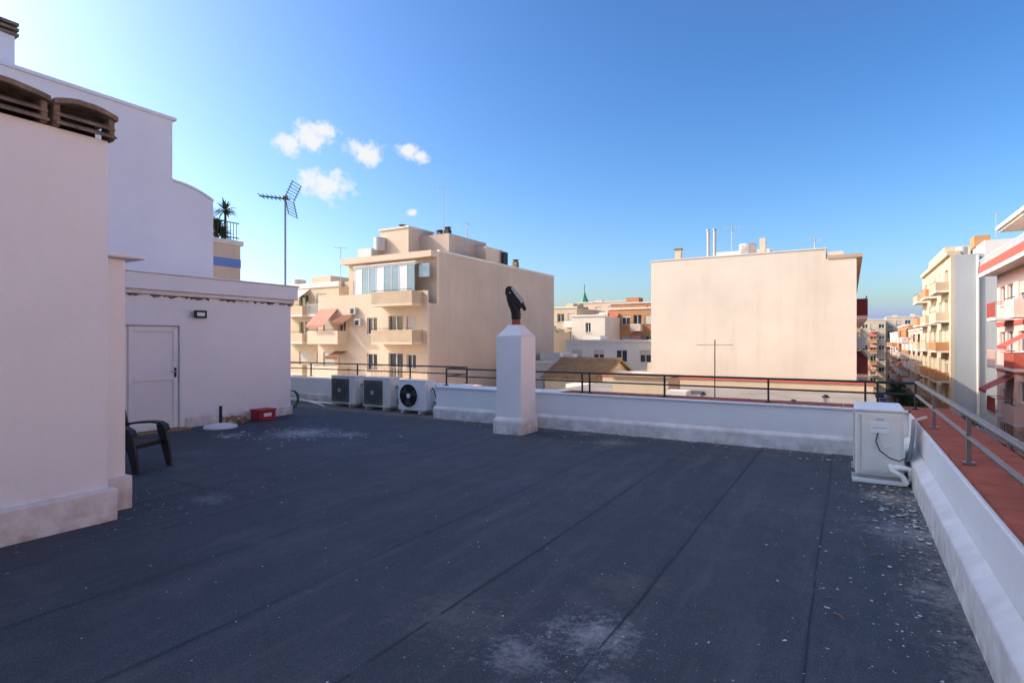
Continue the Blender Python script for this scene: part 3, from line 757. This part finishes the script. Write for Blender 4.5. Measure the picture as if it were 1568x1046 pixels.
for i in range(n):
    x=-22.3+i*(5.8/n)
    w.cyl(TILE,(x+.11,41.7,-1.36),(x+.11,45.5,.08),.11,n=6);w.cyl(TILE,(x+.11,49.3,-1.36),(x+.11,45.5,.08),.11,n=6)
w.cyl(TILE,(-22.3,45.5,.12),(-16.5,45.5,.12),.16,n=8)
g.done()
block('low_building',-16.5,-8,44,54,-1.0,STUC_C,nwin=3,shut=.2)
block('low_building',-30,-22.4,46,60,-.4,STUC_W,nwin=3)
block('low_building',-28.6,-15,60,70,1.6,STUC_W,nwin=5)
block('low_building',-27,-14.8,22,32,-2.2,STUC_A,nwin=4)
block('low_building',-24,-12,33,41,-2.6,STUC_W,nwin=4)
block('warehouse',-50,-30.5,16,33,-4.2,STUC_W,nwin=6)
g=G('low_terrace_building')
w=g.p('walls');w.box(STUC_C,-12.2,.9,12.0,30.9,ZG,-.75)
w=g.p('terrace');w.box(GRAVEL,-12.3,.95,11.9,31.0,-.75,-.70)
w.box(STUC_C,-12.3,.95,30.7,31.0,-.70,-.35);w.box(REDP,-12.35,1.0,30.65,31.05,-.35,-.29)
w.box(STUC_C,-9.5,-6.9,25,27,-.70,.0);w.box(TILE,-9.6,-6.8,24.9,27.1,.0,.06)
w.box(STUC_W,-5.6,-4.9,20,20.7,-.70,-.1)
for (x,y) in((-3.9,18),(-1.3,17),(-.6,19)): w.cyl(STEEL,(x,y,-.7),(x,y,-.0),.07,n=10);w.cyl(DARK,(x,y,-.0),(x,y,.08),.12,.04,n=10)
g.done()
g=G('tv_antenna');m=g.p('mast');m.cyl(DARK,(0,0,0),(0,0,2.4),.014,n=6)
e=g.p('yagi');e.cyl(GREYM,(-.5,0,2.26),(.5,0,2.26),.010,n=6)
for i in range(8): e.cyl(GREYM,(-.48+i*.11,-.16,2.26),(-.48+i*.11,.16,2.26),.005,n=4)
for k in(-.12,-.06,0.06,.12): e.cyl(GREYM,(.46,-.2,2.26+k),(.46,.2,2.26+k),.006,n=4)
g.done((-3.15,16,-.70),R(31))
g=G('pink_apartment_building')
w=g.p('walls');XP=9.0
w.box(STUC_P,XP+.3,24,-10,52,ZG,6.3)
ops=[];lev=[3.2,.1,-3.0,-6.1,-9.2]
for z in lev:
    y=51
    while y>20:
        ops.append((y-1.4,y,z+.9,z+2.2));ops.append((y-3.6,y-2.0,z+.05,z+2.2));y-=4.9
facade(g,mpXn(XP),-10,52,ZG,6.3,ops,STUC_P,shut=.35)
for z in lev:
    y=51
    while y>20:
        balcony(g,mpXn(XP),y-4.1,y-1.7,z,1.0,1.0,REDP if int(y*3+z)%2==0 else STUC_P,'solid' if int(y+z)%3 else 'bars',STUC_W)
        y-=4.9
    g.p('bands').box(REDP,XP-.05,XP-.003,-10,52.003,z-.5,z-.2);g.p('bands').box(REDP,XP,24,52.003,52.04,z-.5,z-.2)
awning(g,mpXn(XP),47,49.5,-.6,.9,1.4,REDP);awning(g,mpXn(XP),42,44.5,2.2,.8,1.3,REDP)
balc=g.p('attic_balcony')
balc.box(STUC_W,XP-1.0,XP+1.2,-10,52,6.3,6.5);balc.box(REDP,XP-1.05,XP-.9,-10,52.05,6.45,7.0);balc.box(REDP,XP-1.05,XP+1.2,51.9,52.05,6.45,7.0);balc.box(STUC_W,XP-1.08,XP-.85,-10,52.08,6.2,6.45)
for i in range(120):
    balc.box(FRAME,XP-1.0,XP-.97,20+i*.265,20.03+i*.265,7.0,7.4)
balc.box(FRAME,XP-1.01,XP-.96,-10,52,7.4,7.45)
w=g.p('walls');w.box(STUC_P,XP+1.5,24,-10,50.6,6.5,9.4)
ops=[(yy-1.6,yy,6.55,8.7) for yy in (49.5,46,42.5,39)]
facade(g,mpXn(XP+1.2),-10,50.6,6.5,9.4,ops,STUC_P,shut=.3)
rf_=g.p('roof_eave');rf_.box(STUC_W,XP-.2,24,-10,51.3,9.4,9.65);rf_.box(STUC_W,XP-.05,24,-10,51.1,9.25,9.4)
g.done()
g=G('grey_yellow_apartment_building')
w=g.p('walls');w.box(STUC_G,8.9,13.2,70,95,ZG,10.2);w.box(STUC_W,11.2,13.3,69.97,80,9.0,11.4) 
w.box(STUC_G,13.2,30,66,95,ZG,8.5);w.box(ORBR,11.0,12.3,74,76,11.4,12.5)
ops=[]
for k in range(7):
    z=6.8-3.05*k
    for y in(72,76.5,81,85.5,90): ops.append((y,y+2,z+.1,z+2.2))
facade(g,mpXn(8.6),70,95,ZG,10.2,ops,STUC_C,shut=.4)
for k in range(7):
    z=6.8-3.05*k
    for y in(71,80,89): balcony(g,mpXn(8.6),y,y+5.5,z,1.1,1.0,random.choice([STUC_C,BRB,ORBR]),'solid',STUC_W)
w.box(STUC_C,8.3,9.4,70.1,94,10.2,10.6);w.box(STUC_C,8.8,11,76,90,10.6,11.8)
g.p('roof_structures').cyl(WATER,(9.6,71,10.2),(9.6,71,11.0),.5,n=14)
g.p('downpipe').cyl(STUC_W,(10.7,69.9,ZG),(10.7,69.9,10),.12)
g.done()
antenna('rooftop_antenna',(12.4,72,11.4),3,1.2,.3,6)
block('apartment_building',9.2,22,97,124,3.4,STUC_A,nwin=7,face='X-',balc=STUC_W,awn=True)
block('apartment_building',9.2,22,125,150,4.6,ORBR,nwin=6,face='X-',balc=STUC_W,awn=True)
block('apartment_building',9.2,22,151,178,3.6,STUC_W,nwin=6,face='X-',balc=ORBR,awn=True)
block('apartment_building',-3,8.6,186,200,7.6,STUC_C,nwin=6,balc=ORBR,awn=True)
block('apartment_building',8.8,19,190,204,8.4,STUC_A,nwin=5,balc=STUC_C)
block('apartment_building',-14,.28,64,92,4.2,STUC_C,nwin=6,face='X+',balc=STUC_W)
block('apartment_building',-14,.28,94,130,5.2,ORBR,nwin=8,face='X+',balc=STUC_W)
block('apartment_building',-14,.28,132,176,4.6,STUC_W,nwin=9,face='X+',balc=ORBR)
random.seed(21)
g=G('distant_town');w=g.p('blocks')
for i in range(150):
    x=random.uniform(-330,160);y=random.uniform(215,420)
    s=random.uniform(5,11);h=random.uniform(2,9)
    w.box(random.choice([STUC_W,STUC_C,STUC_A,ORBR,STUC_B]),x-s,x+s,y-s*.6,y+s*.6,ZG,h)
for i in range(60):
    x=random.uniform(-160,-60);y=random.uniform(60,200)
    s=random.uniform(4,8);h=random.uniform(1,6)
    w.box(random.choice([STUC_W,STUC_C,STUC_A,ORBR]),x-s,x+s,y-s*.6,y+s*.6,ZG,h)
g.done()
def car(loc,rot,col):
    g=G('parked_car');pm=mk('car_paint',col,.3,.02,1,spec=.6)
    b=g.p('body',.04)
    prof=[(-2.1,.35),(-2.1,.8),(-1.95,.92),(-1.1,.98),(-.5,1.42),(.9,1.45),(1.6,1.0),(2.05,.9),(2.1,.35)]
    n=len(prof)
    vs=[(x,-.85 if z<1.1 else -.68,z) for x,z in prof]+[(x,.85 if z<1.1 else .68,z) for x,z in prof]
    b.faces(pm,vs,[tuple(range(n))[::-1],tuple(range(n,2*n))]+[(i,i+1,n+i+1,n+i) for i in range(n-1)]+[(n-1,0,n,2*n-1)])
    w=g.p('glass')
    for s in(-1,1): w.faces(GLASS,[(-.95,.83*s,1.02),(1.35,.83*s,1.03),(.85,.72*s,1.38),(-.45,.72*s,1.36)],[(0,1,2,3)])
    w.faces(GLASS,[(-1.12,-.72,1.0),(-1.12,.72,1.0),(-.54,.62,1.41),(-.54,-.62,1.41)],[(0,1,2,3)]);w.faces(GLASS,[(1.57,-.72,1.05),(1.57,.72,1.05),(.98,.62,1.43),(.98,-.62,1.43)],[(0,1,2,3)])
    w=g.p('wheels')
    for x in(-1.3,1.3):
        for s in(-1,1): w.cyl(DARK,(x,.7*s,.32),(x,.88*s,.32),.32,n=16);w.cyl(STEEL,(x,.88*s,.32),(x,.89*s,.32),.18,n=10)
    g.done(loc,rot)
for i,(x,y,c) in enumerate(((3.5,150,(.02,.08,.4)),(3.6,158,(.5,.5,.5)),(3.5,165,(.4,.03,.02)),(6.7,148,(.05,.05,.06)),(6.6,156,(.7,.7,.7)),(6.6,172,(.02,.06,.3)),(5,178,(.6,.6,.6)))):
    car((x,y,ZG+.01),R(90),c)
def tree(name,loc,h,r):
    g=G(name);t=g.p('trunk');t.tube(BARK,[(0,0,0),(.1,0,h*.3),(0,.1,h*.55),(.05,0,h*.85)],[.16,.13,.09,.03],8)
    cl=[]
    for i in range(9):
        a=random.uniform(0,6.28);q=Vector((math.cos(a)*r*.6*random.random(),math.sin(a)*r*.6*random.random(),h*random.uniform(.55,.95)));cl.append(q)
        t.tube(BARK,[(0,0,h*.45),tuple(q*.6+Vector((0,0,h*.22))),tuple(q)],[.06,.04,.015],5)
    f=g.p('leaves')
    for q in cl:
        for k in range(220):
            d=Vector((random.gauss(0,1),random.gauss(0,1),random.gauss(0,.7)))*r*.24
            p=q+d;u=Vector((random.gauss(0,1),random.gauss(0,1),random.gauss(0,1))).normalized()*.11;v=u.orthogonal().normalized()*.07
            f.faces(LEAF,[p-u,p+v,p+u,p-v],[(0,1,2,3)])
    g.done(loc)
for (x,y,h) in((8.1,100,7),(8.1,112,6.5),(8.2,126,7.5),(8.0,140,6.5),(2.0,160,7),(8.0,62,8.5),(8.2,78,8.0),(2,175,7)): tree('street_tree',(x,y,ZG+.13),h,2.0)
# ---------------------------------------------------------------- light
AZ,EL=R(-112),R(34)
S=Vector((math.sin(AZ)*math.cos(EL),math.cos(AZ)*math.cos(EL),math.sin(EL)))
ld=bpy.data.lights.new('sun','SUN');ld.energy=4.4;ld.angle=R(.5);ld.color=(1,.94,.84)
lo=bpy.data.objects.new('sun',ld);scene.collection.objects.link(lo);lo.rotation_euler=(-S).to_track_quat('-Z','Y').to_euler();lo.location=(-20,-10,40)
W=bpy.data.worlds.new('World');scene.world=W;W.use_nodes=True
nt=W.node_tree;N=nt.nodes;L=nt.links;bg=N['Background']
sk=N.new('ShaderNodeTexSky');sk.sky_type='NISHITA';sk.sun_disc=False;sk.sun_elevation=EL;sk.sun_rotation=AZ%(2*math.pi)
sk.air_density=1.0;sk.dust_density=2.4;sk.ozone_density=3.0;sk.altitude=0
def vm(op,a,k):
    x=N.new('ShaderNodeVectorMath');x.operation=op;L.new(a,x.inputs[0])
    if op=='SCALE': x.inputs['Scale'].default_value=k
    return x.outputs[0]
s1=vm('SCALE',sk.outputs[0],.225)
gm=N.new('ShaderNodeGamma');gm.inputs['Gamma'].default_value=1.32;L.new(s1,gm.inputs['Color'])
s2=vm('SCALE',gm.outputs[0],7.7)
hs=N.new('ShaderNodeHueSaturation');hs.inputs['Saturation'].default_value=1.16;L.new(s2,hs.inputs['Color'])
tc=N.new('ShaderNodeTexCoord')
nv=N.new('ShaderNodeVectorMath');nv.operation='NORMALIZE';L.new(tc.outputs['Generated'],nv.inputs[0])
# low blue horizon haze
sz=N.new('ShaderNodeSeparateXYZ');L.new(nv.outputs[0],sz.inputs[0])
hz=N.new('ShaderNodeMapRange');hz.interpolation_type='SMOOTHSTEP';hz.inputs[1].default_value=-.02;hz.inputs[2].default_value=.34;hz.inputs[3].default_value=1;hz.inputs[4].default_value=.35;L.new(sz.outputs[2],hz.inputs[0])
hc=N.new('ShaderNodeVectorMath');hc.operation='SCALE';hc.inputs[0].default_value=(1.75,3.35,5.0);L.new(hz.outputs[0],hc.inputs['Scale'])
hm=N.new('ShaderNodeVectorMath');hm.operation='MAXIMUM';L.new(hs.outputs[0],hm.inputs[0]);L.new(hc.outputs[0],hm.inputs[1])
prev=None
for (v,r) in (((-.8227,.672,.362),.050),((-.853,.648,.350),.038),((-.740,.7216,.338),.044),((-.793,.690,.273),.060),((-.815,.672,.285),.036),((-.672,.758,.338),.028),((-.655,.772,.328),.022),((-.700,.80,.24),.014),((-.80,.68,.375),.036)):
    c=Vector(v).normalized()
    d=N.new('ShaderNodeVectorMath');d.operation='SUBTRACT';L.new(nv.outputs[0],d.inputs[0]);d.inputs[1].default_value=c
    m=N.new('ShaderNodeVectorMath');m.operation='MULTIPLY';L.new(d.outputs[0],m.inputs[0]);m.inputs[1].default_value=(1,1,1.5)
    l=N.new('ShaderNodeVectorMath');l.operation='LENGTH';L.new(m.outputs[0],l.inputs[0])
    mr=N.new('ShaderNodeMapRange');mr.inputs[1].default_value=0;mr.inputs[2].default_value=r;mr.inputs[3].default_value=1;mr.inputs[4].default_value=0
    L.new(l.outputs['Value'],mr.inputs[0])
    if prev is None: prev=mr.outputs[0]
    else:
        x=N.new('ShaderNodeMath');x.operation='MAXIMUM';L.new(prev,x.inputs[0]);L.new(mr.outputs[0],x.inputs[1]);prev=x.outputs[0]
nz=N.new('ShaderNodeTexNoise');nz.inputs['Scale'].default_value=42;nz.inputs['Detail'].default_value=8;nz.inputs['Roughness'].default_value=.62;L.new(nv.outputs[0],nz.inputs['Vector'])
a1=N.new('ShaderNodeMath');a1.operation='MULTIPLY_ADD';L.new(nz.outputs['Fac'],a1.inputs[0]);a1.inputs[1].default_value=2.1;a1.inputs[2].default_value=-1.25
a2=N.new('ShaderNodeMath');a2.operation='ADD';L.new(prev,a2.inputs[0]);L.new(a1.outputs[0],a2.inputs[1])
gt=N.new('ShaderNodeMath');gt.operation='MULTIPLY';L.new(a2.outputs[0],gt.inputs[0])
g2=N.new('ShaderNodeMapRange');g2.inputs[1].default_value=0;g2.inputs[2].default_value=.15;L.new(prev,g2.inputs[0]);L.new(g2.outputs[0],gt.inputs[1])
mr=N.new('ShaderNodeMapRange');mr.interpolation_type='SMOOTHSTEP';mr.inputs[1].default_value=-.02;mr.inputs[2].default_value=.68;mr.inputs[4].default_value=.92;L.new(gt.outputs[0],mr.inputs[0])
mx=N.new('ShaderNodeMix');mx.data_type='RGBA';L.new(mr.outputs[0],mx.inputs[0]);L.new(hm.outputs[0],mx.inputs[6]);mx.inputs[7].default_value=(6.4,6.35,6.2,1)
L.new(mx.outputs[2],bg.inputs['Color']);bg.inputs['Strength'].default_value=.15
# ---------------------------------------------------------------- camera
cd=bpy.data.cameras.new('camera');cd.lens=19.74;cd.sensor_width=36;cd.clip_end=3000;cd.clip_start=.05
co=bpy.data.objects.new('camera',cd);scene.collection.objects.link(co);co.location=(0,0,1.65);co.rotation_euler=(R(90),0,R(31))
scene.camera=co
scene.view_settings.view_transform='Standard';scene.view_settings.look='None';scene.view_settings.exposure=0
